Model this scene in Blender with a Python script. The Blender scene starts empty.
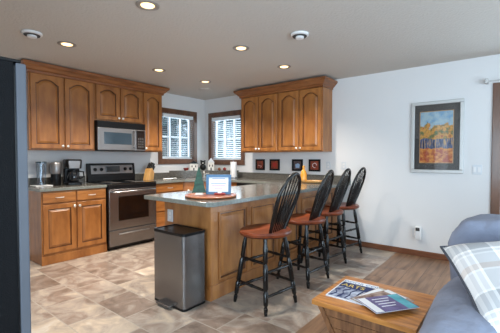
import bpy, bmesh, math, random
from mathutils import Vector, Matrix, noise
random.seed(4)
PI = math.pi
sc = bpy.context.scene
C = sc.collection

# ------------------------------------------------------------------ camera, world, light, exposure
cam_d = bpy.data.cameras.new('camera'); cam = bpy.data.objects.new('camera', cam_d); C.objects.link(cam)
sc.camera = cam
yaw, pitch = 0.674, 0.0304
fwd = Vector((-math.sin(yaw)*math.cos(pitch), math.cos(yaw)*math.cos(pitch), -math.sin(pitch)))
cam.location = (4.9249, -4.7035, 1.2659)
cam.rotation_euler = fwd.to_track_quat('-Z', 'Y').to_euler()
cam_d.sensor_width = 36; cam_d.lens = 332.22/500*36; cam_d.shift_y = 1.9/500; cam_d.clip_start = .05

w = bpy.data.worlds.new('world'); sc.world = w; w.use_nodes = True
bg = w.node_tree.nodes['Background']; bg.inputs[0].default_value = (.74, .87, 1, 1); bg.inputs[1].default_value = .38
sc.view_settings.view_transform = 'Standard'; sc.view_settings.look = 'None'
sc.cycles.caustics_reflective = False; sc.cycles.caustics_refractive = False
sc.view_settings.exposure = 0.97; sc.view_settings.gamma = 1

def area(name, loc, rot, sx, sy, power, col):
    d = bpy.data.lights.new(name, 'AREA'); d.shape = 'RECTANGLE'; d.size = sx; d.size_y = sy
    d.energy = power; d.color = col
    o = bpy.data.objects.new(name, d); C.objects.link(o); o.location = loc; o.rotation_euler = rot
    return o
DAY = (.77, .90, 1.0)
area('daylight_rear', (5.2, -7.36, 1.35), (PI/2, 0, 0), 2.9, 1.5, 105, DAY)           # the window wall behind
area('daylight_right', (7.36, -3.6, 1.2), (PI/2, 0, PI/2), 3.2, 1.9, 95, DAY)       # the window to the right
area('daylight_patio', (5.7, .2, 1.05), (-PI/2, 0, 0), 1.7, 1.9, 30, DAY)            # the glazed patio door
area('daylight_sink_left', (-.2, -.69, 1.66), (0, -PI/2, 0), .9, .75, 6, DAY)
area('daylight_sink_back', (.58, .2, 1.66), (-PI/2, 0, 0), .78, .9, 8, DAY)

# ------------------------------------------------------------------ materials
def lin(c):
    c = c/255
    return c/12.92 if c <= .04045 else ((c+.055)/1.055)**2.4
def rgb(r, g, b): return (lin(r), lin(g), lin(b), 1)
def mat(name, col, rough=.5, metal=0., spec=.5, var=0., vscale=8., stretch=(1, 1, 1), bump=0., bscale=60., col2=None, emit=None, coat=0.):
    m = bpy.data.materials.new(name); m.use_nodes = True; nt = m.node_tree; N = nt.nodes; L = nt.links
    b = N['Principled BSDF']; b.inputs['Roughness'].default_value = rough; b.inputs['Metallic'].default_value = metal
    b.inputs['Specular IOR Level'].default_value = spec; b.inputs['Base Color'].default_value = col
    if coat: b.inputs['Coat Weight'].default_value = coat; b.inputs['Coat Roughness'].default_value = .15
    tc = N.new('ShaderNodeTexCoord'); mp = N.new('ShaderNodeMapping'); mp.inputs['Scale'].default_value = stretch
    L.new(tc.outputs['Object'], mp.inputs[0])
    if var or col2:
        n = N.new('ShaderNodeTexNoise'); n.inputs['Scale'].default_value = vscale; n.inputs['Detail'].default_value = 6
        L.new(mp.outputs[0], n.inputs['Vector'])
        r = N.new('ShaderNodeValToRGB'); r.color_ramp.elements[0].position = .3; r.color_ramp.elements[1].position = .7
        c2 = col2 or tuple(min(1, c*(1+var)) for c in col[:3])+(1,)
        c1 = col if col2 else tuple(c*(1-var) for c in col[:3])+(1,)
        r.color_ramp.elements[0].color = c1; r.color_ramp.elements[1].color = c2
        L.new(n.outputs['Fac'], r.inputs[0]); L.new(r.outputs[0], b.inputs['Base Color'])
    if bump:
        n2 = N.new('ShaderNodeTexNoise'); n2.inputs['Scale'].default_value = bscale; n2.inputs['Detail'].default_value = 5
        L.new(tc.outputs['Object'], n2.inputs['Vector'])
        bp = N.new('ShaderNodeBump'); bp.inputs['Strength'].default_value = bump; bp.inputs['Distance'].default_value = .01
        L.new(n2.outputs['Fac'], bp.inputs['Height']); L.new(bp.outputs[0], b.inputs['Normal'])
    if emit:
        b.inputs['Emission Color'].default_value = emit[0]; b.inputs['Emission Strength'].default_value = emit[1]
    return m

def wood(name, c1, c2, rough=.35, stretch=(3.5, 3.5, 1.0), coat=.2):
    return mat(name, c1, rough, col2=c2, vscale=3.0, stretch=stretch, coat=coat)

WALL = mat('wall_paint', rgb(228, 228, 228), .7, bump=.12, bscale=90)
CEIL = mat('ceiling_paint', rgb(204, 198, 190), .9, bump=.5, bscale=45)
CAB = wood('maple_cabinet', rgb(132, 80, 37), rgb(176, 116, 60))
GROOVE = wood('dark_groove', rgb(72, 40, 20), rgb(104, 62, 32))  # darker wood tone given to the groove rings of the panel doors
CABV = wood('maple_panel', rgb(142, 88, 44), rgb(186, 128, 74))
CABF = wood('maple_horizontal', rgb(136, 84, 40), rgb(180, 120, 64), stretch=(1.2, 10, 10))
CROWN = wood('crown_wood', rgb(112, 64, 30), rgb(156, 98, 54), stretch=(1.5, 1.5, 12))
CASING = wood('casing_wood', rgb(84, 54, 36), rgb(118, 80, 56))
BASEW = wood('baseboard_wood', rgb(104, 62, 40), rgb(136, 86, 58), stretch=(1.2, 10, 10))
COUNTER = mat('laminate_counter', rgb(98, 95, 89), .16, spec=.4, var=.35, vscale=55, bump=.03, bscale=150)
CEDGE = mat('laminate_edge', rgb(122, 127, 122), .25, var=.2, vscale=55)
STEEL = mat('brushed_steel', rgb(144, 142, 142), .36, metal=.75, var=.06, vscale=20, stretch=(1, 1, 30))
STEELD = mat('dark_steel', rgb(134, 132, 132), .27, metal=.9, var=.05, vscale=20, stretch=(30, 30, 1))
CHROME = mat('chrome', rgb(235, 235, 232), .3, metal=.8)
BLACK = mat('black_plastic', rgb(11, 11, 13), .35, spec=.3)
BLACKG = mat('black_glass', rgb(10, 10, 12), .08, coat=.5)
CARAFE = mat('carafe_glass', rgb(16, 20, 26), .1, coat=.6)
MWGLASS = mat('microwave_glass', rgb(46, 62, 74), .12, coat=.6)
BLACKW = mat('black_painted_wood', rgb(9, 10, 12), .25)
SEAT = wood('cherry_seat', rgb(84, 34, 17), rgb(142, 68, 36), rough=.3, stretch=(6, 1, 6))
WHITE = mat('white_plastic', rgb(232, 232, 232), .4)
PLATE = mat('switch_plate', rgb(214, 218, 222), .45)
BLIND = mat('blind_white', rgb(232, 236, 238), .5)
FRIDGE_S = mat('fridge_side', rgb(8, 10, 14), .7, spec=.2, bump=.3, bscale=170)
FRIDGE_D = mat('fridge_door_edge', rgb(92, 97, 106), .5, spec=.3, var=.05, vscale=5)
SOFA = mat('sofa_microfiber', rgb(134, 142, 162), .9, var=.16, vscale=6, bump=.9, bscale=16)
CROCK = mat('glazed_white', rgb(225, 222, 216), .3)
RED = mat('red_glaze', rgb(140, 40, 34), .4)
GREEN = mat('tree_green', rgb(16, 66, 50), .5, var=.5, vscale=30)
YEL = mat('amber_bottle', rgb(214, 150, 40), .25, coat=.4)
PAPER = mat('paper_towel', rgb(240, 240, 242), .9, bump=.2, bscale=80)
BWOOD = wood('light_wood_block', rgb(176, 128, 70), rgb(208, 164, 104))
TRAYW = wood('tray_wood', rgb(120, 60, 30), rgb(158, 90, 50), stretch=(8, 1, 8))
RUST = wood('rustic_plank', rgb(146, 86, 34), rgb(212, 148, 76), rough=.35, stretch=(1.5, 14, 8))
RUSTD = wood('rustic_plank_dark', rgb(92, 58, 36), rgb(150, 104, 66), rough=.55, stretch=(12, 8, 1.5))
SILVER = mat('silver_frame', rgb(196, 196, 194), .4, metal=.3)
MATB = mat('grey_mat_board', rgb(70, 67, 65), .8)
RINGM = mat('lamp_trim', rgb(150, 142, 134), .5)
BULB = mat('lamp_bulb', rgb(200, 180, 150), .5, emit=((1, .66, .30, 1), 1.7))
CUPRED = mat('print_red', rgb(96, 32, 24), .5, col2=rgb(168, 78, 52), vscale=18)
CUPDARK = mat('print_dark', rgb(52, 46, 50), .5, col2=rgb(110, 92, 92), vscale=14)
CUPWHITE = mat('print_pale', rgb(222, 214, 216), .5)
SNOW = mat('snow', rgb(225, 232, 240), .9)
CONIF = mat('conifer', rgb(22, 52, 52), .9, col2=rgb(70, 116, 116), vscale=5)
BARK = mat('bark', rgb(110, 84, 66), .9)

def glass_mat(name, tint, gl=.08):
    m = bpy.data.materials.new(name); m.use_nodes = True; N = m.node_tree.nodes; L = m.node_tree.links
    N.remove(N['Principled BSDF']); out = N['Material Output']
    t = N.new('ShaderNodeBsdfTransparent'); t.inputs[0].default_value = tint
    g = N.new('ShaderNodeBsdfGlossy'); g.inputs['Roughness'].default_value = .03
    mx = N.new('ShaderNodeMixShader'); mx.inputs[0].default_value = gl
    L.new(t.outputs[0], mx.inputs[1]); L.new(g.outputs[0], mx.inputs[2]); L.new(mx.outputs[0], out.inputs[0])
    return m
GLASS = glass_mat('window_glass', (.93, .97, 1, 1))
CLEAR = glass_mat('clear_plastic', (.86, .90, .94, 1), .10)
PICGLASS = glass_mat('picture_glass', (.97, .97, .97, 1), .04)

def tile_mat():
    m = bpy.data.materials.new('stone_tile'); m.use_nodes = True; N = m.node_tree.nodes; L = m.node_tree.links
    b = N['Principled BSDF']; b.inputs['Roughness'].default_value = .32
    tc = N.new('ShaderNodeTexCoord')
    br = N.new('ShaderNodeTexBrick'); br.inputs['Scale'].default_value = 1; br.offset = .5
    br.inputs['Brick Width'].default_value = .46; br.inputs['Row Height'].default_value = .33
    br.inputs['Mortar Size'].default_value = .005; br.inputs['Mortar Smooth'].default_value = .3
    br.inputs['Color1'].default_value = (0, 0, 0, 1); br.inputs['Color2'].default_value = (1, 1, 1, 1)
    br.inputs['Mortar'].default_value = (.5, .5, .5, 1)
    L.new(tc.outputs['Object'], br.inputs['Vector'])
    n = N.new('ShaderNodeTexNoise'); n.inputs['Scale'].default_value = 4.5; n.inputs['Detail'].default_value = 8; n.inputs['Roughness'].default_value = .6
    n.inputs['Distortion'].default_value = .9
    ad = N.new('ShaderNodeVectorMath'); ad.operation = 'MULTIPLY_ADD'; ad.inputs[1].default_value = (9, 9, 9)
    L.new(br.outputs['Color'], ad.inputs[0]); L.new(tc.outputs['Object'], ad.inputs[2]); L.new(ad.outputs[0], n.inputs['Vector'])
    mx = N.new('ShaderNodeMath'); mx.operation = 'MULTIPLY_ADD'; mx.inputs[1].default_value = .24
    L.new(br.outputs['Color'], mx.inputs[0]); L.new(n.outputs['Fac'], mx.inputs[2])
    r = N.new('ShaderNodeValToRGB'); e = r.color_ramp.elements
    e[0].position = .36; e[0].color = rgb(112, 97, 86); e[1].position = .95; e[1].color = rgb(212, 206, 198)
    x = e.new(.55); x.color = rgb(148, 132, 121); x = e.new(.66); x.color = rgb(170, 159, 149); x = e.new(.8); x.color = rgb(196, 182, 164)
    L.new(mx.outputs[0], r.inputs[0])
    mm = N.new('ShaderNodeMixRGB'); mm.inputs[2].default_value = rgb(172, 165, 156)
    L.new(br.outputs['Fac'], mm.inputs[0]); L.new(r.outputs[0], mm.inputs[1]); L.new(mm.outputs[0], b.inputs['Base Color'])
    bp = N.new('ShaderNodeBump'); bp.inputs['Strength'].default_value = .25; bp.inputs['Distance'].default_value = .004; bp.invert = True
    L.new(br.outputs['Fac'], bp.inputs['Height']); L.new(bp.outputs[0], b.inputs['Normal'])
    return m
def plank_mat():
    m = bpy.data.materials.new('oak_plank'); m.use_nodes = True; N = m.node_tree.nodes; L = m.node_tree.links
    b = N['Principled BSDF']; b.inputs['Roughness'].default_value = .35
    tc = N.new('ShaderNodeTexCoord'); mp = N.new('ShaderNodeMapping'); mp.inputs['Rotation'].default_value = (0, 0, PI/2)
    L.new(tc.outputs['Object'], mp.inputs[0])
    br = N.new('ShaderNodeTexBrick'); br.inputs['Scale'].default_value = 1; br.offset = .37
    br.inputs['Brick Width'].default_value = 1.1; br.inputs['Row Height'].default_value = .16; br.inputs['Mortar Size'].default_value = .0018
    br.inputs['Color1'].default_value = (0, 0, 0, 1); br.inputs['Color2'].default_value = (1, 1, 1, 1); br.inputs['Mortar'].default_value = (0, 0, 0, 1)
    L.new(mp.outputs[0], br.inputs['Vector'])
    mp2 = N.new('ShaderNodeMapping'); mp2.inputs['Scale'].default_value = (12, 1.1, 1); L.new(tc.outputs['Object'], mp2.inputs[0])
    ad = N.new('ShaderNodeVectorMath'); ad.operation = 'MULTIPLY_ADD'; ad.inputs[1].default_value = (7, 7, 7)
    L.new(br.outputs['Color'], ad.inputs[0]); L.new(mp2.outputs[0], ad.inputs[2])
    n = N.new('ShaderNodeTexNoise'); n.inputs['Scale'].default_value = 1.8; n.inputs['Detail'].default_value = 8
    L.new(ad.outputs[0], n.inputs['Vector'])
    mx = N.new('ShaderNodeMath'); mx.operation = 'MULTIPLY_ADD'; mx.inputs[1].default_value = .2
    L.new(br.outputs['Color'], mx.inputs[0]); L.new(n.outputs['Fac'], mx.inputs[2])
    r = N.new('ShaderNodeValToRGB'); e = r.color_ramp.elements
    e[0].position = .35; e[0].color = rgb(96, 70, 52); e[1].position = .85; e[1].color = rgb(160, 126, 98)
    L.new(mx.outputs[0], r.inputs[0])
    mm = N.new('ShaderNodeMixRGB'); mm.inputs[2].default_value = rgb(62, 44, 34)
    L.new(br.outputs['Fac'], mm.inputs[0]); L.new(r.outputs[0], mm.inputs[1]); L.new(mm.outputs[0], b.inputs['Base Color'])
    return m

def plaid_mat():
    m = bpy.data.materials.new('plaid_cloth'); m.use_nodes = True; N = m.node_tree.nodes; L = m.node_tree.links
    b = N['Principled BSDF']; b.inputs['Roughness'].default_value = .95
    tc = N.new('ShaderNodeTexCoord'); sp = N.new('ShaderNodeSeparateXYZ'); L.new(tc.outputs['Object'], sp.inputs[0])
    def bands(src, stops):
        a = N.new('ShaderNodeMath'); a.operation = 'ADD'; a.inputs[1].default_value = .5
        s = N.new('ShaderNodeMath'); s.operation = 'MULTIPLY'; s.inputs[1].default_value = 1/.6
        L.new(src, s.inputs[0]); L.new(s.outputs[0], a.inputs[0])
        r = N.new('ShaderNodeValToRGB'); r.color_ramp.interpolation = 'CONSTANT'
        e = r.color_ramp.elements; e[0].position = 0; e[0].color = stops[0][1]; e[1].position = stops[1][0]; e[1].color = stops[1][1]
        for p, c in stops[2:]:
            x = e.new(p); x.color = c
        L.new(a.outputs[0], r.inputs[0]); return r.outputs[0]
    W = rgb(250, 250, 250); G = rgb(212, 214, 218); D = rgb(172, 176, 182); B = rgb(228, 228, 230); Pk = rgb(214, 198, 188)
    st = [(0, G), (.07, W), (.09, G), (.12, W), (.14, G), (.17, W), (.19, D), (.33, W), (.35, B), (.52, W), (.54, Pk), (.60, B), (.70, W), (.72, G), (.75, W), (.77, D), (.90, W), (.92, G)]
    A = bands(sp.outputs['X'], st); Bb = bands(sp.outputs['Y'], st)
    mm = N.new('ShaderNodeMixRGB'); mm.inputs[0].default_value = .5; L.new(A, mm.inputs[1]); L.new(Bb, mm.inputs[2])
    L.new(mm.outputs[0], b.inputs['Base Color'])
    n2 = N.new('ShaderNodeTexNoise'); n2.inputs['Scale'].default_value = 220
    L.new(tc.outputs['Object'], n2.inputs['Vector']); bp = N.new('ShaderNodeBump'); bp.inputs['Strength'].default_value = .3; bp.inputs['Distance'].default_value = .004
    L.new(n2.outputs['Fac'], bp.inputs['Height']); L.new(bp.outputs[0], b.inputs['Normal'])
    return m

def art_mat():
    # the printed picture: sky, autumn foliage, a band of dark blue trunks, orange ground (object X across, Z up, metres)
    m = bpy.data.materials.new('autumn_painting'); m.use_nodes = True; N = m.node_tree.nodes; L = m.node_tree.links
    b = N['Principled BSDF']; b.inputs['Roughness'].default_value = .5
    tc = N.new('ShaderNodeTexCoord'); sp = N.new('ShaderNodeSeparateXYZ'); L.new(tc.outputs['Object'], sp.inputs[0])
    n = N.new('ShaderNodeTexNoise'); n.inputs['Scale'].default_value = 22; n.inputs['Detail'].default_value = 5; L.new(tc.outputs['Object'], n.inputs['Vector'])
    nb = N.new('ShaderNodeTexNoise'); nb.inputs['Scale'].default_value = 13; nb.inputs['Detail'].default_value = 4; L.new(tc.outputs['Object'], nb.inputs['Vector'])
    def ramp(src, *st):
        r = N.new('ShaderNodeValToRGB'); e = r.color_ramp.elements
        e[0].position, e[0].color = st[0]; e[1].position, e[1].color = st[-1]
        for p, c in st[1:-1]:
            x = e.new(p); x.color = c
        L.new(src, r.inputs[0]); return r.outputs[0]
    fol = ramp(n.outputs['Fac'], (.40, rgb(96, 110, 50)), (.50, rgb(186, 130, 44)), (.56, rgb(224, 164, 60)), (.68, rgb(170, 84, 36)))
    gnd = ramp(n.outputs['Fac'], (.4, rgb(176, 72, 24)), (.6, rgb(226, 150, 60)))
    mp = N.new('ShaderNodeMapping'); mp.inputs['Scale'].default_value = (60, 1, 8); L.new(tc.outputs['Object'], mp.inputs[0])
    nt_ = N.new('ShaderNodeTexNoise'); nt_.inputs['Scale'].default_value = 1; L.new(mp.outputs[0], nt_.inputs['Vector'])
    trk = ramp(nt_.outputs['Fac'], (.4, rgb(26, 34, 70)), (.52, rgb(60, 84, 130)), (.62, rgb(190, 150, 90)))
    def mask(edge, amt):
        q = N.new('ShaderNodeMath'); q.operation = 'MULTIPLY_ADD'; q.inputs[1].default_value = amt; L.new(nb.outputs['Fac'], q.inputs[0]); L.new(sp.outputs['Z'], q.inputs[2])
        g = N.new('ShaderNodeMath'); g.operation = 'GREATER_THAN'; g.inputs[1].default_value = edge; L.new(q.outputs[0], g.inputs[0]); return g.outputs[0]
    def mixc(f, a, c):
        x = N.new('ShaderNodeMixRGB'); L.new(f, x.inputs[0]); L.new(a, x.inputs[1]); L.new(c, x.inputs[2]); return x.outputs[0]
    sky = ramp(nb.outputs['Fac'], (.4, rgb(110, 160, 200)), (.6, rgb(170, 196, 206)))
    c = mixc(mask(-.10, .08), gnd, trk); c = mixc(mask(.03, .1), c, fol); c = mixc(mask(.37, .42), c, sky)
    L.new(c, b.inputs['Base Color']); return m

# ------------------------------------------------------------------ mesh helpers
class MB:
    def __init__(s): s.bm = bmesh.new()
    def box(s, x0, y0, z0, x1, y1, z1, mi=0):
        v = [s.bm.verts.new((x, y, z)) for x in (x0, x1) for y in (y0, y1) for z in (z0, z1)]
        for f in ((0, 1, 3, 2), (4, 6, 7, 5), (0, 4, 5, 1), (2, 3, 7, 6), (0, 2, 6, 4), (1, 5, 7, 3)):
            s.bm.faces.new([v[i] for i in f]).material_index = mi
        return s
    def loft(s, loops, cap0=True, cap1=True, closed=True):
        L = [[s.bm.verts.new(p) for p in lp] for lp in loops]; n = len(L[0])
        for a, b in zip(L, L[1:]):
            for i in range(n if closed else n-1):
                j = (i+1) % n
                try: s.bm.faces.new((a[i], a[j], b[j], b[i]))
                except ValueError: pass
        if cap0: s.bm.faces.new(list(reversed(L[0])))
        if cap1: s.bm.faces.new(L[-1])
        return s
    def prism(s, poly, z0, z1):
        return s.loft([[(x, y, z0) for x, y in poly], [(x, y, z1) for x, y in poly]])
    def lathe(s, prof, c=(0, 0, 0), n=24, M=None):
        lp = []
        for r, z in prof:
            q = [Vector((max(r, 1e-4)*math.cos(2*PI*i/n), max(r, 1e-4)*math.sin(2*PI*i/n), z)) for i in range(n)]
            lp.append([(M @ v) if M else v+Vector(c) for v in q])
        return s.loft(lp)
    def turned(s, p0, p1, prof, n=10):
        p0, p1 = Vector(p0), Vector(p1); d = p1-p0; ln = d.length
        M = Matrix.Translation(p0) @ d.to_track_quat('Z', 'Y').to_matrix().to_4x4()
        return s.lathe([(r, t*ln) for t, r in prof], n=n, M=M)
    def tube(s, p0, p1, r, r1=None, n=10):
        return s.turned(p0, p1, [(0, r), (1, r if r1 is None else r1)], n)
    def sweep(s, pts, r, n=8, flat=1.):
        pts = [Vector(p) for p in pts]; lp = []; prev = None
        for i, p in enumerate(pts):
            t = (pts[min(i+1, len(pts)-1)]-pts[max(i-1, 0)]).normalized()
            u = (prev - t*prev.dot(t)).normalized() if prev is not None else t.orthogonal().normalized()
            prev = u; v = t.cross(u); rr = r[i] if isinstance(r, (list, tuple)) else r
            lp.append([p+u*rr*math.cos(2*PI*k/n)*flat+v*rr*math.sin(2*PI*k/n) for k in range(n)])
        return s.loft(lp)
    def ball(s, c, r, n=12, sc_=(1, 1, 1)):
        prof = [(r*math.sin(PI*i/n)*1, -r*math.cos(PI*i/n)) for i in range(n+1)]
        lp = []
        for rr, z in prof:
            lp.append([(c[0]+sc_[0]*max(rr, 1e-4)*math.cos(2*PI*i/16), c[1]+sc_[1]*max(rr, 1e-4)*math.sin(2*PI*i/16), c[2]+sc_[2]*z) for i in range(16)])
        return s.loft(lp)
    def build(s, name, m, parent=None, bevel=0., smooth=False, seg=2):
        me = bpy.data.meshes.new(name); bmesh.ops.recalc_face_normals(s.bm, faces=s.bm.faces); s.bm.to_mesh(me); s.bm.free()
        for x in (m if isinstance(m, (list, tuple)) else [m]): me.materials.append(x)
        o = bpy.data.objects.new(name, me); C.objects.link(o)
        if parent: o.parent = parent
        if smooth:
            for p in me.polygons: p.use_smooth = True
            md = o.modifiers.new('edges', 'EDGE_SPLIT'); md.split_angle = math.radians(38)
        if bevel:
            md = o.modifiers.new('bevel', 'BEVEL'); md.width = bevel; md.segments = seg; md.limit_method = 'ANGLE'
        return o
def tag(o, label=None, cat=None, group=None, kind=None):
    if label: o['label'] = label
    if cat: o['category'] = cat
    if group: o['group'] = group
    if kind: o['kind'] = kind
    return o
def thing(name, label, cat, loc=(0, 0, 0), rz=0., group=None):
    o = bpy.data.objects.new(name, None); C.objects.link(o); o.location = loc; o.rotation_euler = (0, 0, rz); o.empty_display_size = .1
    return tag(o, label, cat, group)
def copy_tree(o, parent=None):
    c = o.copy(); C.objects.link(c)
    if parent: c.parent = parent
    for ch in list(o.children): copy_tree(ch, c)
    return c
def superell(mb, c, h, e=3.2, nu=36, nv=20, wob=0., seed=0, ws=5.):
    lp = []
    def sg(a, p): return math.copysign(abs(a)**p, a)
    p = 2/e
    for j in range(nv+1):
        ph = -PI/2+PI*j/nv; L = []
        for i in range(nu):
            th = 2*PI*i/nu
            v = Vector((h[0]*sg(math.cos(ph), p)*sg(math.cos(th), p), h[1]*sg(math.cos(ph), p)*sg(math.sin(th), p), h[2]*sg(math.sin(ph), p)))
            if j in (0, nv): v.x *= .001; v.y *= .001; 
            if wob:
                k = noise.noise((v+Vector(c))*ws+Vector((seed, 0, 0))) + .5*noise.noise((v+Vector(c))*ws*2.3+Vector((seed, 3, 0)))
                v *= 1+wob*k
            L.append(v+Vector(c))
        lp.append(L)
    return mb.loft(lp)
def text_part(name, s, size, m, parent, loc, rot, depth=.0006):
    cu = bpy.data.curves.new(name, 'FONT'); cu.body = s; cu.size = size; cu.extrude = depth
    t = bpy.data.objects.new(name, cu); C.objects.link(t); bpy.context.view_layer.update()
    me = bpy.data.meshes.new_from_object(t.evaluated_get(bpy.context.evaluated_depsgraph_get()))
    bpy.data.objects.remove(t); me.materials.clear(); me.materials.append(m)
    o = bpy.data.objects.new(name, me); C.objects.link(o); o.parent = parent; o.location = loc; o.rotation_euler = rot
    return o
def struct(o): o['kind'] = 'structure'; return o

# ------------------------------------------------------------------ room
H = 2.44; XR = 7.3; YR = -7.3; YF = -4.98; XS = 3.3; T = .14
XB = 3.70
def wall_with_holes(name, axis, face, out, a0, a1, holes, z1=H):
    """slab along axis ('x' or 'y') with rectangular holes (a0,a1,z0,z1)"""
    mb = MB()
    def b(p0, p1, q0, q1):
        if p1-p0 < 1e-6 or q1-q0 < 1e-6: return
        lo, hi = sorted((face, out))
        if axis == 'x': mb.box(p0, lo, q0, p1, hi, q1)
        else: mb.box(lo, p0, q0, hi, p1, q1)
    cur = a0
    for (h0, h1, z0, zz) in sorted(holes):
        b(cur, h0, 0, z1); b(h0, h1, 0, z0); b(h0, h1, zz, z1); cur = h1
    b(cur, a1, 0, z1)
    return struct(mb.build(name, WALL))
WZ0, WZ1 = 1.245, 2.085
wall_with_holes('wall_left', 'y', 0, -T, YF, 0, [(-1.055, -.315, WZ0, WZ1)])
wall_with_holes('wall_back', 'x', 0, T, -T, XR, [(.2, .965, WZ0-.02, WZ1-.01), (4.80, 6.6, 0, 2.03)])
wall_with_holes('wall_right', 'y', XR, XR+T, YR, 0, [(-5.3, -1.9, .25, 2.15)])
wall_with_holes('wall_front', 'x', YR, YR-T, XS-T, XR+T, [(3.7, 6.7, .6, 2.1)])
struct(MB().box(0, YF-T, 0, XS-T, YF, H).build('wall_fridge', WALL))
struct(MB().box(XS-T, YR, 0, XS, YF, H).build('wall_side', WALL))
struct(MB().box(-T, YR-T, H, XR+T, T, H+.1).build('ceiling', CEIL))
fl = struct(MB().box(-T, YR-T, -.06, XB, T, 0).build('floor', tile_mat()))
struct(MB().box(XB, YR-T, -.06, XR+T, T, 0).build('floor', plank_mat()))
struct(MB().box(2.86, -.014, 0, 4.72, 0, .075).build('baseboard_back', BASEW, bevel=.004))
struct(MB().box(6.68, -.014, 0, XR, 0, .075).build('baseboard_right', BASEW, bevel=.004))

def window(name, origin, rz, wd, z0, z1, cas=.085, cols=3, rows=2):
    """local: x across 0..wd, wall face at y=0, outside +y"""
    e = bpy.data.objects.new(name, None); C.objects.link(e); e.location = origin; e.rotation_euler = (0, 0, rz); struct(e)
    m = MB()
    m.box(-cas, -.02, z1, wd+cas, 0, z1+cas); m.box(-cas, -.02, z0-cas, wd+cas, 0, z0)
    m.box(-cas, -.0195, z0, 0, 0, z1); m.box(wd, -.0195, z0, wd+cas, 0, z1)
    m.box(-.0, 0, z0, .012, T, z1); m.box(wd-.012, 0, z0, wd, T, z1); m.box(.012, 0, z1-.012, wd-.012, T, z1); m.box(.012, 0, z0, wd-.012, T, z0+.012)
    m.build('window_casing', CASING, e, bevel=.004)
    s = MB(); f = .04
    s.box(.012, .07, z0+.012, .012+f, .11, z1-.012); s.box(wd-.012-f, .07, z0+.012, wd-.012, .11, z1-.012)
    s.box(.012+f, .07, z1-.012-f, wd-.012-f, .11, z1-.012); s.box(.012+f, .07, z0+.012, wd-.012-f, .11, z0+.012+f)
    for i in range(1, cols):
        x = wd*i/cols; s.box(x-.011, .075, z0+.052, x+.011, .105, z1-.052)
    for i in range(1, rows):
        z = z0+(z1-z0)*i/rows; s.box(.052, .076, z-.011, wd-.052, .104, z+.011)
    s.build('window_sash', WHITE, e)
    MB().box(.05, .088, z0+.05, wd-.05, .092, z1-.05).build('window_pane', GLASS, e)
    return e
W1 = window('window_1', (0, -1.055, 0), PI/2, .74, WZ0, WZ1)
W2 = window('window_2', (.2, 0, 0), 0, .765, WZ0-.02, WZ1-.01)

def blind(label, origin, rz, wd, z0, z1, tilt):
    e = thing('window_blind', label, 'blind', origin, rz)
    MB().box(.015, -.022, z1-.075, wd-.015, .055, z1-.013).build('headrail', BLIND, e, bevel=.003)
    n = int((z1-z0-.12)/.037); s = MB(); c, si = math.cos(tilt), math.sin(tilt)
    for i in range(n):
        z = z0+.06+i*.037; hw = .022
        pts = [(-hw, -.0012), (hw, -.0012), (hw, .0012), (-hw, .0012)]
        q = [(.032+a*c-b*si, z+a*si+b*c) for a, b in pts]
        s.loft([[(.02, y, zz) for y, zz in q], [(wd-.02, y, zz) for y, zz in q]])
    s.build('slats', BLIND, e)
    MB().box(.02, .01, z0+.015, wd-.02, .052, z0+.035).build('bottom_rail', BLIND, e)
    for x in (wd*.18, wd*.5, wd*.82):
        MB().box(x-.006, .006, z0+.03, x+.006, .0075, z1-.06).build('ladder_cord', BLIND, e)
    return e
blind('white slatted blind in the sink-corner window nearer the range', (0, -1.055, 0), PI/2, .74, WZ0, WZ1, .12)
blind('white slatted blind in the sink-corner window beside the island-side wall cabinets', (.2, 0, 0), 0, .765, WZ0-.02, WZ1-.01, .38)

# patio door at the right end of the back wall and the big living-room windows
e = bpy.data.objects.new('door_1', None); C.objects.link(e); struct(e)
m = MB(); m.box(4.71, -.022, 0, 4.80, 0, 2.12); m.box(6.60, -.022, 0, 6.69, 0, 2.12); m.box(4.80, -.022, 2.03, 6.60, 0, 2.12)
m.build('door_casing', CASING, e, bevel=.006)
m = MB()
for x0, x1 in ((4.80, 5.70), (5.70, 6.60)):
    m.box(x0, .05, .01, x0+.08, .09, 2.03); m.box(x1-.08, .05, .01, x1, .09, 2.03); m.box(x0+.08, .05, .01, x1-.08, .09, .12); m.box(x0+.08, .05, 1.94, x1-.08, .09, 2.03)
m.build('door_sash', WHITE, e)
MB().box(4.87, .068, .1, 6.53, .072, 1.96).build('door_pane', GLASS, e)
def big_window(name, axis, a0, a1, z0, z1, face):
    e = bpy.data.objects.new(name, None); C.objects.link(e); struct(e); m = MB(); p = MB()
    def b(mb, p0, p1, q0, q1, lo, hi):
        if axis == 'x': mb.box(p0, face-hi, q0, p1, face-lo, q1)
        else: mb.box(face+lo, p0, q0, face+hi, p1, q1)
    for p0, p1, q0, q1 in ((a0-.08, a1+.08, z1, z1+.08), (a0-.08, a1+.08, z0-.08, z0), (a0-.08, a0, z0, z1), (a1, a1+.08, z0, z1)): b(m, p0, p1, q0, q1, -.02, 0)
    for k in range(3):
        c = a0+(a1-a0)*k/2; c = min(max(c, a0+.03), a1-.03); b(m, c-.03, c+.03, z0, z1, .04, .08)
    m.build('window_casing', CASING, e); b(p, a0, a1, z0, z1, .02, .024); p.build('window_pane', GLASS, e)
big_window('window_3', 'x', 3.7, 6.7, .6, 2.1, YR)
big_window('window_4', 'y', -5.3, -1.9, .25, 2.15, XR)

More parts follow.
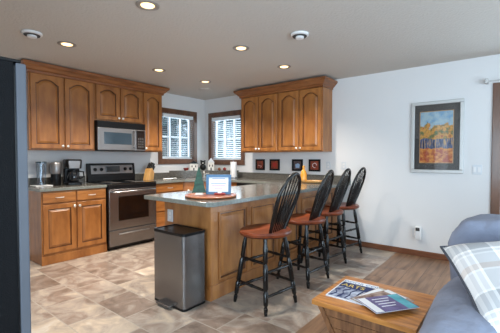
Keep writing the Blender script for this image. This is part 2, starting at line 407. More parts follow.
# ------------------------------------------------------------------ cabinetry
def door_mesh(W_, H_, t=.02, arch=0., fr=.058, K=18):
    """panel door in local x 0..W, z 0..H, back y=0, front y=-t"""
    def loop(ins, y, a, xi=None):
        xi = ins if xi is None else xi
        pts = [(xi, y, ins), (W_-xi, y, ins)]
        top = H_-ins-(arch if a else 0)
        for k in range(K+1):
            u = 1-2*k/K; x = W_/2+u*(W_/2-xi)
            s_ = max(0, 1-(abs(u)/.86)**2.2) if a else 0
            pts.append((x, y, top+(arch*s_ if a else 0)))
        return pts
    a = arch > 0
    mb = MB()
    mb.loft([loop(0, 0, False), loop(0, -t+.003, False), loop(.003, -t, False), loop(fr, -t, a), loop(fr+.005, -t+.012, a), loop(fr+.012, -t+.012, a), loop(fr+.036, -t+.001, a)])
    nl = K+3; mb.bm.faces.ensure_lookup_table()
    for i in list(range(3*nl, 5*nl)): mb.bm.faces[i].material_index = 1
    return mb
def knob(parent, x, y, z):
    MB().lathe([(.006, 0), (.006, .012), (.015, .018), (.017, .025), (.009, .031)], M=Matrix.Translation((x, y, z)) @ Matrix.Rotation(PI/2, 4, 'X'), n=14).build('knob', CHROME, parent, smooth=True)
def pull(parent, x, y, z, wd=.09):
    MB().sweep([(x-wd/2, y, z), (x-wd/2+.008, y-.02, z), (x, y-.027, z), (x+wd/2-.008, y-.02, z), (x+wd/2, y, z)], .006).build('handle', CHROME, parent, smooth=True)
def door_part(t, x0, x1, z0, z1, yf, arch=0., knobs=None, fr=.055):
    d = door_mesh(x1-x0, z1-z0, arch=arch, fr=fr).build('door', [CAB, GROOVE], t); d.location = (x0, yf, z0)
    if knobs: knob(d, knobs[0], -.02, knobs[1])
    return d
def drawer_part(t, x0, x1, z0, z1, yf, kind='pull'):
    d = MB().box(x0, yf-.02, z0, x1, yf, z1).build('drawer', CABF, t, bevel=.005)
    if kind == 'pull': pull(d, (x0+x1)/2, yf-.02, (z0+z1)/2)
    else: knob(d, (x0+x1)/2, yf-.02, (z0+z1)/2)
def upper(name, label, loc, rz, wd, z0, z1, ndoor, arch=.055, knob_side=None, dep=.31, gap=.02):
    t = thing(name, label, 'cabinet', loc, rz)
    MB().box(.0008, -dep, z0, wd-.0008, -.001, z1).build('body', CAB, t, bevel=.002)
    n = ndoor; each = (wd-gap*(n+1))/n
    for i in range(n):
        x0 = gap+i*(each+gap)
        side = 1 if (n == 2 and i == 0) else 0
        if knob_side is not None: side = knob_side
        door_part(t, x0, x0+each, z0+.02, z1-.025, -dep, arch, ((each-.022) if side else .022, .035))
    return t
Y0 = -3.222
upper('wall_cabinet', 'tall two-door arched maple wall cabinet above the coffee maker, beside the fridge', (0, Y0, 0), PI/2, .807, 1.37, 2.33, 2)
upper('wall_cabinet', 'short two-door maple wall cabinet directly above the microwave', (0, -2.415, 0), PI/2, .765, 1.80, 2.33, 2, arch=.045)
upper('wall_cabinet', 'narrow single-door maple wall cabinet between microwave and window', (0, -1.65, 0), PI/2, .375, 1.37, 2.33, 1, knob_side=0)
upper('wall_cabinet', 'two-door maple wall cabinet on the back wall nearest the window', (1.22, 0, 0), 0, .765, 1.365, 2.31, 2)
upper('wall_cabinet', 'two-door maple wall cabinet on the back wall with its light side panel showing', (1.985, 0, 0), 0, .77, 1.365, 2.31, 2)

def crown(label, x0, y0, x1, y1, sides, z0):
    prof = [(.004, 0), (.012, .004), (.014, .03), (.03, .04), (.055, .07), (.078, .09), (.082, .10), (.082, .122), (.0, .124)]
    mb = MB(); lp = []
    for o, z in prof:
        l, r, f, b = [o if s else 0 for s in sides]
        lp.append([(x0-l, y0-f, z0+z), (x1+r, y0-f, z0+z), (x1+r, y1+b, z0+z), (x0-l, y1+b, z0+z)])
    mb.loft(lp); return tag(mb.build('crown_moulding', CROWN), label, 'moulding')
crown('long stained crown moulding capping the wall cabinets over the range', 0.001, Y0, .332, -1.275, (0, 1, 1, 1), 2.305)
crown('stained crown moulding capping the back wall cabinets near the bar stools', 1.22, -.332, 2.755, -.001, (1, 1, 1, 0), 2.29)

def base(name, label, loc, rz, wd, spec, dep=.60, ztop=.872, sidepanel=False):
    t = thing(name, label, 'cabinet', loc, rz)
    MB().box(.0008, -dep, .001, wd-.0008, -.001, ztop).build('body', CAB, t, bevel=.002)
    if spec == 'two':
        h = wd/2
        for i in range(2):
            x0 = .015+i*(h-.006); x1 = x0+h-.024
            drawer_part(t, x0, x1, .735, .855, -dep)
            door_part(t, x0, x1, .135, .715, -dep, 0, ((x1-x0-.022) if i == 0 else .022, .54))
        MB().box(-.006 if sidepanel else .002, -dep-.012, .001, wd-.001, -dep, .105).build('plinth', CAB, t, bevel=.003)
    elif spec == 'drawers':
        for z0, z1 in ((.735, .855), (.44, .72), (.13, .425)): drawer_part(t, .02, wd-.02, z0, z1, -dep)
    elif spec == 'doors':
        h = wd/2
        for i in range(2): door_part(t, .015+i*(h-.006), .015+i*(h-.006)+h-.024, .135, .84, -dep, 0, ((h-.046) if i == 0 else .022, .66))
    return t
base('base_cabinet', 'two-door two-drawer maple base cabinet under the coffee maker', (0, Y0+.012, 0), PI/2, .79, 'two', dep=.61, sidepanel=True)
base('base_cabinet', 'maple drawer base cabinet between the range and the corner sink', (0, -1.645, 0), PI/2, .57, 'drawers')
t = thing('corner_cabinet', 'diagonal maple corner cabinet under the sink', 'cabinet')
MB().prism([(.001, -.001), (.001, -1.073), (.60, -1.073), (1.073, -.60), (1.073, -.001)], .001, .872).build('body', CAB, t)
cdl = math.hypot(.473, .473)
d = door_mesh(cdl-.12, .66).build('door', [CABV, GROOVE], t); d.location = (.642, -1.03, .13); d.rotation_euler = (0, 0, PI/4); knob(d, .03, -.02, .6)
base('base_cabinet', 'maple base cabinet between corner sink and dishwasher, mostly hidden behind the peninsula', (1.0738, 0, 0), 0, .32, 'x')
t = thing('dishwasher', 'black front dishwasher edge showing beyond the peninsula counter', 'dishwasher', (1.396, 0, 0))
MB().box(0, -.60, .02, .60, -.01, .871).build('body', BLACK, t); MB().box(.004, -.635, .12, .596, -.60, .72).build('door', BLACKG, t, bevel=.004)
MB().box(.004, -.64, .725, .596, -.60, .868).build('control_panel', BLACK, t, bevel=.006)
base('base_cabinet', 'maple base cabinet between dishwasher and the peninsula, hidden behind the counter', (1.998, 0, 0), 0, .19, 'x')
# peninsula body
t = thing('peninsula_cabinet', 'long maple peninsula cabinet with raised panels behind the bar stools', 'cabinet')
PX0, PX1, PY = 2.19, 2.83, -2.65
MB().box(PX0, PY, .001, PX1, -.001, .872).build('body', CABV, t, bevel=.003)
d = MB()
yy = [(-2.54, -2.16), (-2.06, -1.66), (-1.56, -1.16), (-1.06, -.66), (-.56, -.16)]
for a, b in yy:
    q = door_mesh(b-a, .62, t=.016, fr=.012).build('raised_panel', [CABV, GROOVE], t); q.location = (PX1, a, .16); q.rotation_euler = (0, 0, PI/2)
m = MB(); prev = PY
m.box(PX1, PY-.012, .001, PX1+.02, -.001, .13)
m.box(PX1, PY-.0, .78, PX1+.012, -.001, .872)
for a, b in [(PY, -2.56), (-2.14, -2.08), (-1.64, -1.58), (-1.14, -1.08), (-.64, -.58), (-.14, -.001)]:
    m.box(PX1, a, .13, PX1+.012, b, .78)
m.box(PX0, PY-.012, .001, PX1, PY, .10)
m.build('face_frame', CABV, t, bevel=.002)
for x0 in (PX0+.02,):
    for a, b in ((-2.62, -2.0), (-1.98, -1.36), (-1.34, -.72)):
        q = door_mesh(b-a-.02, .70).build('door', [CAB, GROOVE], t); q.location = (PX0, b-.01, .13); q.rotation_euler = (0, 0, -PI/2); knob(q, .03, -.02, .62)

# countertops
t = thing('countertop', 'short grey laminate countertop under the coffee maker', 'countertop')
m = MB(); m.box(.001, Y0-.01, .874, .64, -2.418, .912)
ct = m.build('worktop', [COUNTER, CEDGE], t, bevel=.004)
def edge_mat(o):
    for p in o.data.polygons: p.material_index = 1 if abs(p.normal.z) < .5 else 0
edge_mat(ct)
MB().box(.001, Y0-.01, .9125, .022, -2.418, 1.01).build('backsplash', COUNTER, t, bevel=.002)
t = thing('countertop', 'long grey laminate countertop running from range round the sink and out over the peninsula', 'countertop')
poly = [(.001, -.001), (.001, -1.648), (.64, -1.648), (.64, -1.07), (1.07, -.64), (2.14, -.64), (2.14, -2.852), (3.005, -2.862), (3.05, -2.815), (3.05, -.001)]
m = MB(); m.prism(poly, .874, .912)
ct = m.build('worktop', [COUNTER, CEDGE], t, bevel=.004); edge_mat(ct)
MB().box(.001, -1.648, .9125, .022, -.9, 1.01).build('backsplash', COUNTER, t, bevel=.002)
MB().box(.9, -.022, .9125, 3.05, -.001, 1.01).build('backsplash', COUNTER, t, bevel=.002)
m = MB().prism([(.001, -.001), (.001, -.90), (.90, -.001)], .9125, 1.04); m.build('corner_ledge', COUNTER, t, bevel=.003)
# sink + faucet
t = thing('kitchen_sink', 'steel corner sink set in the counter below the two windows', 'sink', (.66, -.66, .9125), PI/4)
m = MB(); prof = lambda a, b, z: [(-a, -b, z), (a, -b, z), (a, b, z), (-a, b, z)]
m.loft([prof(.30, .17, 0.0005), prof(.30, .17, .005), prof(.275, .145, .005), prof(.265, .135, .0015)])
m.build('basin', STEEL, t, bevel=.002)
t = thing('faucet', 'chrome kitchen faucet behind the corner sink', 'faucet', (.505, -.505, .9128), PI/4)
MB().lathe([(.03, 0), (.03, .01), (.018, .02), (.014, .05)]).build('base', CHROME, t, smooth=True)
MB().sweep([(0, 0, .03), (0, 0, .08), (0, -.03, .115), (0, -.09, .12), (0, -.14, .10)], .011).build('spout', CHROME, t, smooth=True)
MB().sweep([(0, 0, .055), (.04, 0, .075), (.09, -.01, .085)], .007).build('handle', CHROME, t, smooth=True)

# ------------------------------------------------------------------ range and microwave
t = thing('range', 'stainless steel electric range with black glass oven window', 'stove', (0, -2.413, 0), PI/2)
RW = .762
MB().box(0.002, -.64, .03, RW-.002, -.03, .905).build('body', BLACK, t, bevel=.003)
MB().box(0.0, -.665, .905, RW, -.10, .918).build('cooktop', BLACKG, t, bevel=.004)
bk = MB(); bk.loft([[(0, -.10, .918), (RW, -.10, .918), (RW, -.03, .918), (0, -.03, .918)], [(0, -.10, 1.0), (RW, -.10, 1.0), (RW, -.03, 1.0), (0, -.03, 1.0)], [(0, -.075, 1.19), (RW, -.075, 1.19), (RW, -.03, 1.19), (0, -.03, 1.19)]])
bg_ = bk.build('backguard', BLACK, t, bevel=.008)
cp = MB(); cp.loft([[(.045, -.104, 1.03), (RW-.045, -.104, 1.03), (RW-.045, -.09, 1.03), (.045, -.09, 1.03)], [(.045, -.084, 1.165), (RW-.045, -.084, 1.165), (RW-.045, -.07, 1.165), (.045, -.07, 1.165)]])
cp = cp.build('control_panel', STEEL, bg_, bevel=.006)
MB().box(.27, -.108, 1.06, .49, -.085, 1.145).build('display', BLACKG, bg_, bevel=.003)
for x in (.105, .2, .585, .68):
    MB().lathe([(.026, 0), (.026, .012), (.02, .022), (.012, .024)], M=Matrix.Translation((x, -.092, 1.10)) @ Matrix.Rotation(PI/2+.1, 4, 'X'), n=18).build('knob', BLACK, bg_, smooth=True)
for x, y, r in ((.2, -.26, .09), (.56, -.26, .075), (.2, -.5, .075), (.56, -.5, .1)):
    MB().lathe([(r, 0), (r, .0006), (r-.004, .0007)], (x, y, .918)).build('burner_ring', MATB, t)
MB().box(.004, -.668, .845, RW-.004, -.64, .903).build('front_rail', BLACK, t, bevel=.004)
dr = MB().box(.006, -.668, .285, RW-.006, -.64, .842).build('oven_door', STEELD, t, bevel=.006)
MB().box(.14, -.671, .40, RW-.14, -.66, .74).build('oven_window', BLACKG, dr, bevel=.004)
MB().sweep([(.05, -.668, .80), (.05, -.71, .805), (.06, -.715, .805), (RW-.06, -.715, .805), (RW-.05, -.71, .805), (RW-.05, -.668, .80)], .012).build('handle', STEELD, dr, smooth=True)
dr = MB().box(.006, -.668, .06, RW-.006, -.64, .278).build('storage_drawer', STEELD, t, bevel=.006)
MB().sweep([(.14, -.668, .215), (.17, -.69, .222), (RW/2, -.695, .226), (RW-.17, -.69, .222), (RW-.14, -.668, .215)], .009).build('handle', STEEL, dr, smooth=True)
MB().box(.03, -.60, .001, RW-.03, -.08, .03).build('foot_plinth', BLACK, t)

t = thing('microwave', 'over-the-range stainless microwave with dark window', 'microwave', (0, -2.413, 0), PI/2)
MB().box(.001, -.37, 1.372, RW-.001, -.002, 1.797).build('body', BLACK, t, bevel=.003)
MB().box(.002, -.392, 1.703, RW-.002, -.37, 1.795).build('vent_grille', BLACK, t, bevel=.003)
dr = MB().box(.002, -.395, 1.385, .585, -.37, 1.70).build('door', STEEL, t, bevel=.005)
MB().box(.09, -.398, 1.47, .52, -.39, 1.64).build('window', MWGLASS, dr, bevel=.002)
MB().sweep([(.555, -.395, 1.43), (.555, -.425, 1.445), (.555, -.43, 1.55), (.555, -.425, 1.66), (.555, -.395, 1.675)], .011).build('handle', STEEL, dr, smooth=True)
cpn = MB().box(.588, -.395, 1.385, RW-.002, -.37, 1.70).build('control_panel', STEEL, t, bevel=.003)
MB().box(.60, -.398, 1.40, RW-.012, -.39, 1.69).build('keypad', BLACKG, cpn, bevel=.002)
kp = MB()
for i in range(3):
    for j in range(4): kp.box(.628+i*.035, -.4, 1.43+j*.04, .65+i*.035, -.397, 1.455+j*.04)
kp.build('buttons', MATB, cpn)

# ------------------------------------------------------------------ fridge
t = thing('refrigerator', 'tall black-sided refrigerator with pale steel door edge at the left of the room', 'refrigerator')
MB().box(2.2, -4.93, .03, 3.1, -4.172, 1.715).build('body', FRIDGE_S, t, bevel=.006)
MB().box(2.21, -4.172, .06, 3.09, -4.165, 1.70).build('door_gasket', BLACK, t)
MB().box(2.2, -4.165, .40, 3.1, -4.122, 1.712).build('door', FRIDGE_D, t, bevel=.006)
MB().box(2.2, -4.165, .05, 3.1, -4.122, .395).build('freezer_drawer', FRIDGE_D, t, bevel=.006)
MB().box(3.0, -4.23, 1.715, 3.09, -4.14, 1.73).build('hinge_cover', BLACK, t, bevel=.004)
MB().box(2.22, -4.9, .001, 3.08, -4.19, .03).build('foot_plinth', BLACK, t)
MB().sweep([(2.3, -4.122, .95), (2.3, -4.07, .97), (2.3, -4.07, 1.5), (2.3, -4.122, 1.52)], .012).build('handle', STEEL, t, smooth=True)

# ------------------------------------------------------------------ trash can
t = thing('trash_can', 'tall rectangular stainless step trash can at the end of the peninsula', 'trash can')
def rrect(x0, y0, x1, y1, r, z, n=5):
    pts = []
    for cx, cy, a0 in ((x1-r, y1-r, 0), (x0+r, y1-r, PI/2), (x0+r, y0+r, PI), (x1-r, y0+r, 1.5*PI)):
        for k in range(n+1):
            a = a0+PI/2*k/n; pts.append((cx+r*math.cos(a), cy+r*math.sin(a), z))
    return pts
a = (2.41, -2.945, 2.828, -2.69)
MB().loft([rrect(*a, .03, .022), rrect(*a, .03, .622)]).build('body', STEELD, t, smooth=True)
MB().loft([rrect(a[0]+.003, a[1]+.003, a[2]-.003, a[3]-.003, .03, .001), rrect(a[0]-.001, a[1]-.001, a[2]+.001, a[3]+.001, .03, .003), rrect(a[0]-.001, a[1]-.001, a[2]+.001, a[3]+.001, .03, .022)]).build('base', BLACK, t)
MB().loft([rrect(a[0]-.002, a[1]-.002, a[2]+.002, a[3]+.002, .031, .622), rrect(a[0]-.002, a[1]-.002, a[2]+.002, a[3]+.002, .031, .645), rrect(a[0]+.014, a[1]+.014, a[2]-.014, a[3]-.014, .02, .645), rrect(a[0]+.018, a[1]+.018, a[2]-.018, a[3]-.018, .02, .639)]).build('lid', BLACK, t)
MB().box(2.52, -3.0, .018, 2.70, -2.944, .034).build('pedal', STEELD, t, bevel=.006)

# ------------------------------------------------------------------ bar stools
SWIVEL = .20
def make_stool():
    t = thing('bar_stool', '', 'bar stool')          # local: sitter faces -x, backrest at +x
    zs = .615
    pts = []
    n = 40; lp = []
    def outline(k, z, s=1.):
        return [(s*(.222*math.cos(2*PI*i/n)*(1+.05*math.cos(2*PI*i/n))), s*(.24*math.sin(2*PI*i/n)*(1-.10*math.cos(2*PI*i/n))), z) for i in range(n)]
    MB().loft([outline(0, zs-.012, .86), outline(0, zs+.004, .98), outline(0, zs+.022, 1.), outline(0, zs+.036, .97), outline(0, zs+.034, .85), outline(0, zs+.024, .5), outline(0, zs+.022, .1)]).build('seat', SEAT, t, smooth=True)
    legprof = [(0, .013), (.05, .016), (.09, .0185), (.10, .013), (.115, .013), (.13, .019), (.28, .022), (.30, .015), (.315, .015), (.33, .021), (.55, .022), (.62, .019), (.64, .013), (.655, .013), (.67, .019), (.85, .021), (.93, .014), (1, .013)]
    F = {}; 
    for sx in (-1, 1):
        for sy in (-1, 1):
            p0 = (sx*.19, sy*.19, .001); p1 = (sx*.115, sy*.12, zs); F[sx, sy] = (Vector(p0), Vector(p1))
            MB().turned(p0, p1, legprof, n=12).build('leg', BLACKW, t, smooth=True)
    sp = [(0, .009), (.2, .012), (.4, .012), (.5, .016), (.6, .012), (.8, .012), (1, .009)]
    def at(k, z): a, b = F[k]; return a.lerp(b, z/zs)
    for a, b, zz in (((-1, -1), (-1, 1), (.14, .36)), ((1, -1), (1, 1), (.14, .33)), ((-1, -1), (1, -1), (.19, .40)), ((-1, 1), (1, 1), (.19, .40))):
        for z in zz: MB().turned(at(a, z), at(b, z), sp, n=10).build('stretcher', BLACKW, t, smooth=True)
    # seat, hoop and spindles sit on a swivel, turned a little against the legs
    sw = Matrix.Rotation(SWIVEL, 4, 'Z')
    hp = []; zb = zs+.02; zt = 1.14
    def rake(z): return .12+.175*((z-zb)/(zt-zb))
    N_ = 26
    for i in range(N_+1):
        a = PI*i/N_; yy = -.195*math.cos(a)*(1 if True else 0); s_ = max(0., math.sin(a))**.62
        z = zb+(zt-zb)*s_; yv = yy*(.60+.40*min(1, s_*1.5))
        hp.append((rake(z), yv, z))
    MB().sweep(hp, .0145, n=10).build('back_hoop', BLACKW, t, smooth=True)
    for k in range(-3, 4):
        y0 = k*.030; y1 = k*.050
        zt1 = zb+(zt-zb)*math.sin(math.acos(min(1, abs(y1)/.195)))**.62
        MB().turned((rake(zb)-.004, y0, zb), (rake(zt1-.005), y1, zt1-.005), [(0, .006), (.15, .0065), (.38, .0105), (.6, .007), (1, .005)], n=8).build('spindle', BLACKW, t, smooth=True)
    for c in t.children:
        if c.name.split('.')[0] in ('seat', 'back_hoop', 'spindle'): c.data.transform(sw)
    return t
spots = [(3.225, -2.36, -.14, 'black hoop-back bar stool nearest the camera, red-brown seat fully in view'),
         (3.20, -1.65, -.08, 'second bar stool from the camera, its hoop back against the counter edge'),
         (3.14, -1.05, -.14, 'third bar stool from the camera, between the second stool and the one by the wall'),
         (3.115, -.48, -.2, 'bar stool farthest along the peninsula, closest to the back wall')]
st0 = make_stool()
for i, (x, y, a_, lb) in enumerate(spots):
    o = st0 if i == 0 else copy_tree(st0)
    o.location = (x, y, 0); o.rotation_euler = (0, 0, a_); tag(o, lb, 'bar stool', 'bar stools along the peninsula')

# ------------------------------------------------------------------ counter-top things
CT = .913
t = thing('coffee_maker', 'black drip coffee maker with glass carafe on the short counter', 'coffee maker', (.26, -2.70, CT), PI/2-.2); t.scale = (1.12, 1.12, 1.08)
MB().loft([rrect(-.085, -.12, .085, .10, .03, 0), rrect(-.085, -.12, .085, .10, .03, .03)]).build('base', BLACK, t, bevel=.004)
MB().loft([rrect(-.085, .02, .085, .10, .02, .03), rrect(-.085, .02, .085, .10, .02, .2)]).build('water_tank', BLACK, t)
MB().loft([rrect(-.085, -.10, .085, .10, .04, .2), rrect(-.09, -.11, .09, .10, .04, .30), rrect(-.08, -.10, .08, .09, .04, .315)]).build('brew_head', BLACK, t, smooth=True)
MB().loft([rrect(-.06, -.114, .06, -.09, .01, .205), rrect(-.068, -.122, .068, -.09, .01, .295)]).build('front_band', STEEL, t)
cf = MB().lathe([(.045, 0), (.062, .02), (.066, .07), (.05, .12), (.045, .135)], (0, -.05, .032)).build('carafe', CARAFE, t, smooth=True)
MB().lathe([(.048, 0), (.048, .015), (.02, .02)], (0, -.05, .168)).build('lid', BLACK, cf, smooth=True)
MB().sweep([(.045, -.07, .165), (.10, -.09, .16), (.105, -.09, .10), (.062, -.07, .07)], .009).build('handle', BLACK, cf, smooth=True)
t = thing('coffee_grinder', 'black canister with steel top on the counter left of the coffee maker', 'coffee grinder', (.24, -2.90, CT), PI/2)
MB().lathe([(.055, 0), (.058, .01), (.060, .15)]).build('body', BLACK, t, smooth=True)
MB().lathe([(.062, .15), (.068, .165), (.068, .28), (.055, .30), (.02, .302)]).build('lid', STEEL, t, smooth=True)
t = thing('blender', 'clear plastic jug beside the canister at the fridge end of the counter', 'jug', (.24, -3.07, CT))
MB().lathe([(.05, .012), (.058, .28), (.06, .29), (.055, .29), (.047, .02), (.01, .016)]).build('jug', CLEAR, t, smooth=True)
MB().lathe([(.062, .29), (.062, .31), (.02, .315)]).build('lid', MWGLASS, t, smooth=True)
MB().box(-.10, -.10, .0, .10, .10, .012).build('tray', WHITE, t, bevel=.005)
t.name = 'water_jug'
t = thing('knife_block', 'light wood knife block with black handled knives beside the range', 'knife block', (.25, -1.50, CT), .5)
m = MB(); m.loft([[(-.05, -.10, 0), (-.05, .07, 0), (-.05, .10, .12), (-.05, .02, .20), (-.05, -.03, .17)], [(.05, -.10, 0), (.05, .07, 0), (.05, .10, .12), (.05, .02, .20), (.05, -.03, .17)]])
m.build('block', BWOOD, t, bevel=.004)
dirv = Vector((0, .72, .69)).normalized()
for r_ in range(3):
    for c_ in range(3):
        b0 = Vector((-.03+.03*c_, .0+.028*r_, .185-.028*r_)); MB().tube(b0, b0+dirv*(.125+.02*((c_+r_) % 2)), .012, .015).build('knife_handle', BLACK, t, smooth=True)
t = thing('paper_towel_roll', 'white paper towel roll standing below the second window', 'paper towel', (.99, -.25, CT))
MB().lathe([(.08, 0), (.08, .012), (.01, .014)]).build('stand', STEEL, t, smooth=True)
MB().lathe([(.015, .014), (.056, .014), (.058, .02), (.058, .285), (.056, .29), (.015, .29)]).build('roll', PAPER, t, smooth=True)
MB().lathe([(.008, .29), (.008, .31), (.013, .32), (.006, .33)]).build('finial', STEEL, t, smooth=True)

LZ = 1.041
def house(label, loc, wd, dp, hh, roof, rm, rz=PI/4):
    t = thing('house_figurine', label, 'figurine', loc, rz)
    MB().box(-wd/2, -dp/2, 0, wd/2, dp/2, hh).build('walls', CROCK, t, bevel=.002)
    m = MB(); m.loft([[(-wd/2-.008, -dp/2-.01, hh), (wd/2+.008, -dp/2-.01, hh), (0, -dp/2-.01, hh+roof)], [(-wd/2-.008, dp/2+.01, hh), (wd/2+.008, dp/2+.01, hh), (0, dp/2+.01, hh+roof)]]); m.build('roof', rm, t)
    for x in (-wd*.22, wd*.22): MB().box(x-.009, -dp/2-.002, hh*.45, x+.009, -dp/2+.001, hh*.72).build('window', BLACK, t)
    MB().box(-.011, -dp/2-.002, 0.001, .011, -dp/2+.001, hh*.36).build('door', BLACK, t)
house('tall white house figurine with pointed roof on the corner ledge', (.515, -.34, LZ), .115, .08, .15, .085, PLATE)
house('low white house figurine with black roof on the ledge toward the range', (.27, -.54, LZ), .15, .09, .13, .05, BLACK)
t = thing('bear_figurine', 'dark round bear figurine between the two white houses', 'figurine', (.33, -.37, LZ), PI/4); t.scale = (1.1, 1.1, 1.05)
m = MB(); superell(m, (0, 0, .055), (.055, .045, .055), 2.2, 18, 12); m.build('body', BLACK, t, smooth=True)
m = MB(); superell(m, (0, -.01, .135), (.042, .038, .038), 2.1, 18, 12); hd = m.build('head', BLACK, t, smooth=True)
for s_ in (-1, 1):
    m = MB(); superell(m, (s_*.032, 0, .168), (.014, .008, .014), 2, 12, 8); m.build('ear', BLACK, hd, smooth=True)
m = MB(); superell(m, (0, -.045, .128), (.016, .012, .012), 2, 12, 8); m.build('muzzle', CROCK, hd, smooth=True)
for (x, y, s_, lb, mt) in ((.61, -.22, .03, 'small brown ornament on the ledge right of the tall house figurine', TRAYW), (.69, -.16, .032, 'small dark red ornament on the ledge nearest the paper towels', RED)):
    o = MB().lathe([(s_*.6, 0), (s_, s_*.4), (s_*.9, s_*1.1), (s_*.5, s_*1.4), (s_*.55, s_*1.7)], (0, 0, 0)).build('ornament', mt, smooth=True); o.location = (x, y, LZ); tag(o, lb, 'ornament')
o = MB().lathe([(.03, 0), (.045, .02), (.05, .045), (.046, .045), (.03, .01)]).build('red_bowl', RED, smooth=True); o.location = (.14, -.62, LZ); tag(o, 'small red bowl at the range end of the corner ledge', 'bowl')
# dish rack things by the faucet
t = thing('dish_brush', 'silver dish brush lying on the counter before the left window', 'brush', (.42, -1.22, CT+.012), .9)
MB().sweep([(-.10, 0, 0), (.06, 0, .006)], .008).build('handle', CHROME, t, smooth=True)
m = MB(); superell(m, (.09, 0, .004), (.035, .028, .015), 2.2, 16, 8); m.build('head', CHROME, t, smooth=True)

# tray with tree and framed sign on the peninsula
t = tag(MB().lathe([(.20, 0), (.235, .004), (.238, .016), (.232, .02), (.222, .02), (.215, .012), (.01, .012)], n=48).build('serving_tray', TRAYW, smooth=True), 'round wooden tray holding the tree and framed sign on the peninsula', 'tray')
t.location = (2.74, -2.545, CT)
TZ = CT+.0125
t = thing('tree_figurine', 'green wooden Christmas tree figurine on the round tray', 'figurine', (2.625, -2.585, TZ), .7)
MB().loft([[(-.04, -.022, 0), (.04, -.022, 0), (.04, .022, 0), (-.04, .022, 0)], [(-.03, -.018, .02), (.03, -.018, .02), (.03, .018, .02), (-.03, .018, .02)]]).build('stand', CROCK, t, bevel=.003)
m = MB()
for z0, w0, z1, w1 in ((.02, .064, .10, .042), (.10, .046, .18, .023), (.18, .026, .26, .003)):
    m.loft([[(-w0, -.016, z0), (w0, -.016, z0), (w0, .016, z0), (-w0, .016, z0)], [(-w1, -.01, z1), (w1, -.01, z1), (w1, .01, z1), (-w1, .01, z1)]])
m.build('branches', GREEN, t, bevel=.002)
t = thing('framed_sign', 'blue-grey framed card sign with printed lines on the round tray', 'sign', (2.735, -2.44, TZ), .62)
BLUEF = mat('blue_grey_frame', rgb(70, 112, 150), .5); CARD = mat('printed_card', rgb(222, 232, 240), .6); INK = mat('pink_ink', rgb(190, 150, 170), .6); INKB = mat('blue_ink', rgb(120, 150, 190), .6)
lean = .12
def leanbox(mb, x0, x1, z0, z1, y0, y1):
    mb.loft([[(x0, y0+z0*lean, z0), (x1, y0+z0*lean, z0), (x1, y1+z0*lean, z0), (x0, y1+z0*lean, z0)], [(x0, y0+z1*lean, z1), (x1, y0+z1*lean, z1), (x1, y1+z1*lean, z1), (x0, y1+z1*lean, z1)]]); return mb
m = MB(); fw, fh, b_ = .118, .185, .024
for q in ((-fw, fw, 0, b_), (-fw, fw, fh-b_, fh), (-fw, -fw+b_, b_, fh-b_), (fw-b_, fw, b_, fh-b_)): leanbox(m, *q, -.012, .012)
m.build('frame', BLUEF, t)
leanbox(MB(), -fw+b_, fw-b_, b_, fh-b_, -.004, .004).build('card', CARD, t)
m = MB()
for z, wl in ((.145, .06), (.10, .07)): leanbox(m, -wl, wl, z, z+.006, -.0048, -.004)
m.build('printed_lines', INKB, t)
m = MB()
for z, wl in ((.122, .07), (.078, .062), (.055, .04)): leanbox(m, -wl, wl, z, z+.006, -.0048, -.004)
m.build('printed_lines', INK, t)
m = MB(); m.box(-.003, .012, 0, .003, .014, .002)
MB().loft([[(-.02, .012, .0), (.02, .012, .0), (.02, .10, .0), (-.02, .10, .0)], [(-.02, .02, .12), (.02, .02, .12), (.02, .03, .12), (-.02, .03, .12)]]).build('easel_back', MATB, t)
t = thing('red_car_figurine', 'small red ornament lying in front of the framed sign', 'ornament', (2.80, -2.49, TZ), .62)
m = MB(); superell(m, (0, 0, .012), (.055, .016, .012), 3, 18, 8); m.build('body', RED, t, smooth=True); t.name = 'red_ornament'
m = MB(); superell(m, (.0, -.004, .025), (.02, .012, .008), 3, 14, 8); m.build('top_knob', CROCK, t, smooth=True)

t = thing('dispenser_bottle', 'amber yellow bottle standing on the counter by the back wall', 'bottle', (2.44, -.30, CT))
MB().lathe([(.042, 0), (.05, .01), (.05, .12), (.035, .16), (.018, .185), (.016, .21)]).build('bottle', YEL, t, smooth=True)
MB().lathe([(.02, .21), (.02, .235), (.012, .245)]).build('cap', YEL, t, smooth=True)
t = tag(MB().lathe([(.10, 0), (.15, .008), (.155, .028), (.148, .028), (.14, .014), (.01, .012)], n=36).build('wooden_plate', BWOOD, smooth=True), 'shallow light wood dish on the counter right of the amber bottle', 'dish')
t.location = (2.62, -.36, CT)

# ------------------------------------------------------------------ wall things
def plate(name, label, cx, z0, z1, wd, n=1, kind='switch', loc=None, rz=0.):
    t = thing(name, label, 'switch' if kind == 'switch' else 'outlet', (cx, 0, 0) if loc is None else loc, rz)
    MB().box(-wd/2, -.008, z0, wd/2, -.0005, z1).build('plate', PLATE, t, bevel=.003)
    for i in range(n):
        x = (i-(n-1)/2)*.046; zc = (z0+z1)/2
        if kind == 'switch': MB().box(x-.014, -.014, zc-.03, x+.014, -.007, zc+.03).build('rocker', WHITE, t, bevel=.002)
        else:
            for dz in (-.02, .02): MB().box(x-.014, -.011, zc+dz-.013, x+.014, -.007, zc+dz+.013).build('socket', WHITE, t, bevel=.004)
    return t
plate('light_switch', 'white double light switch plate right of the framed painting', 4.575, 1.075, 1.19, .095, 2)
plate('wall_outlet', 'white outlet plate low on the back wall behind the air freshener', 3.925, .24, .36, .075, 1, 'outlet')
plate('wall_outlet', 'white outlet plate on the back wall just right of the small cup pictures', 2.70, 1.10, 1.215, .075, 1, 'outlet')
plate('wall_outlet', 'white outlet plate on the back wall farther right above the stools', 2.945, 1.10, 1.215, .075, 1, 'outlet')
plate('wall_outlet', 'white outlet plate on the peninsula end above the trash can', 0, .645, .765, .08, 1, 'outlet', loc=(2.285, PY, 0))
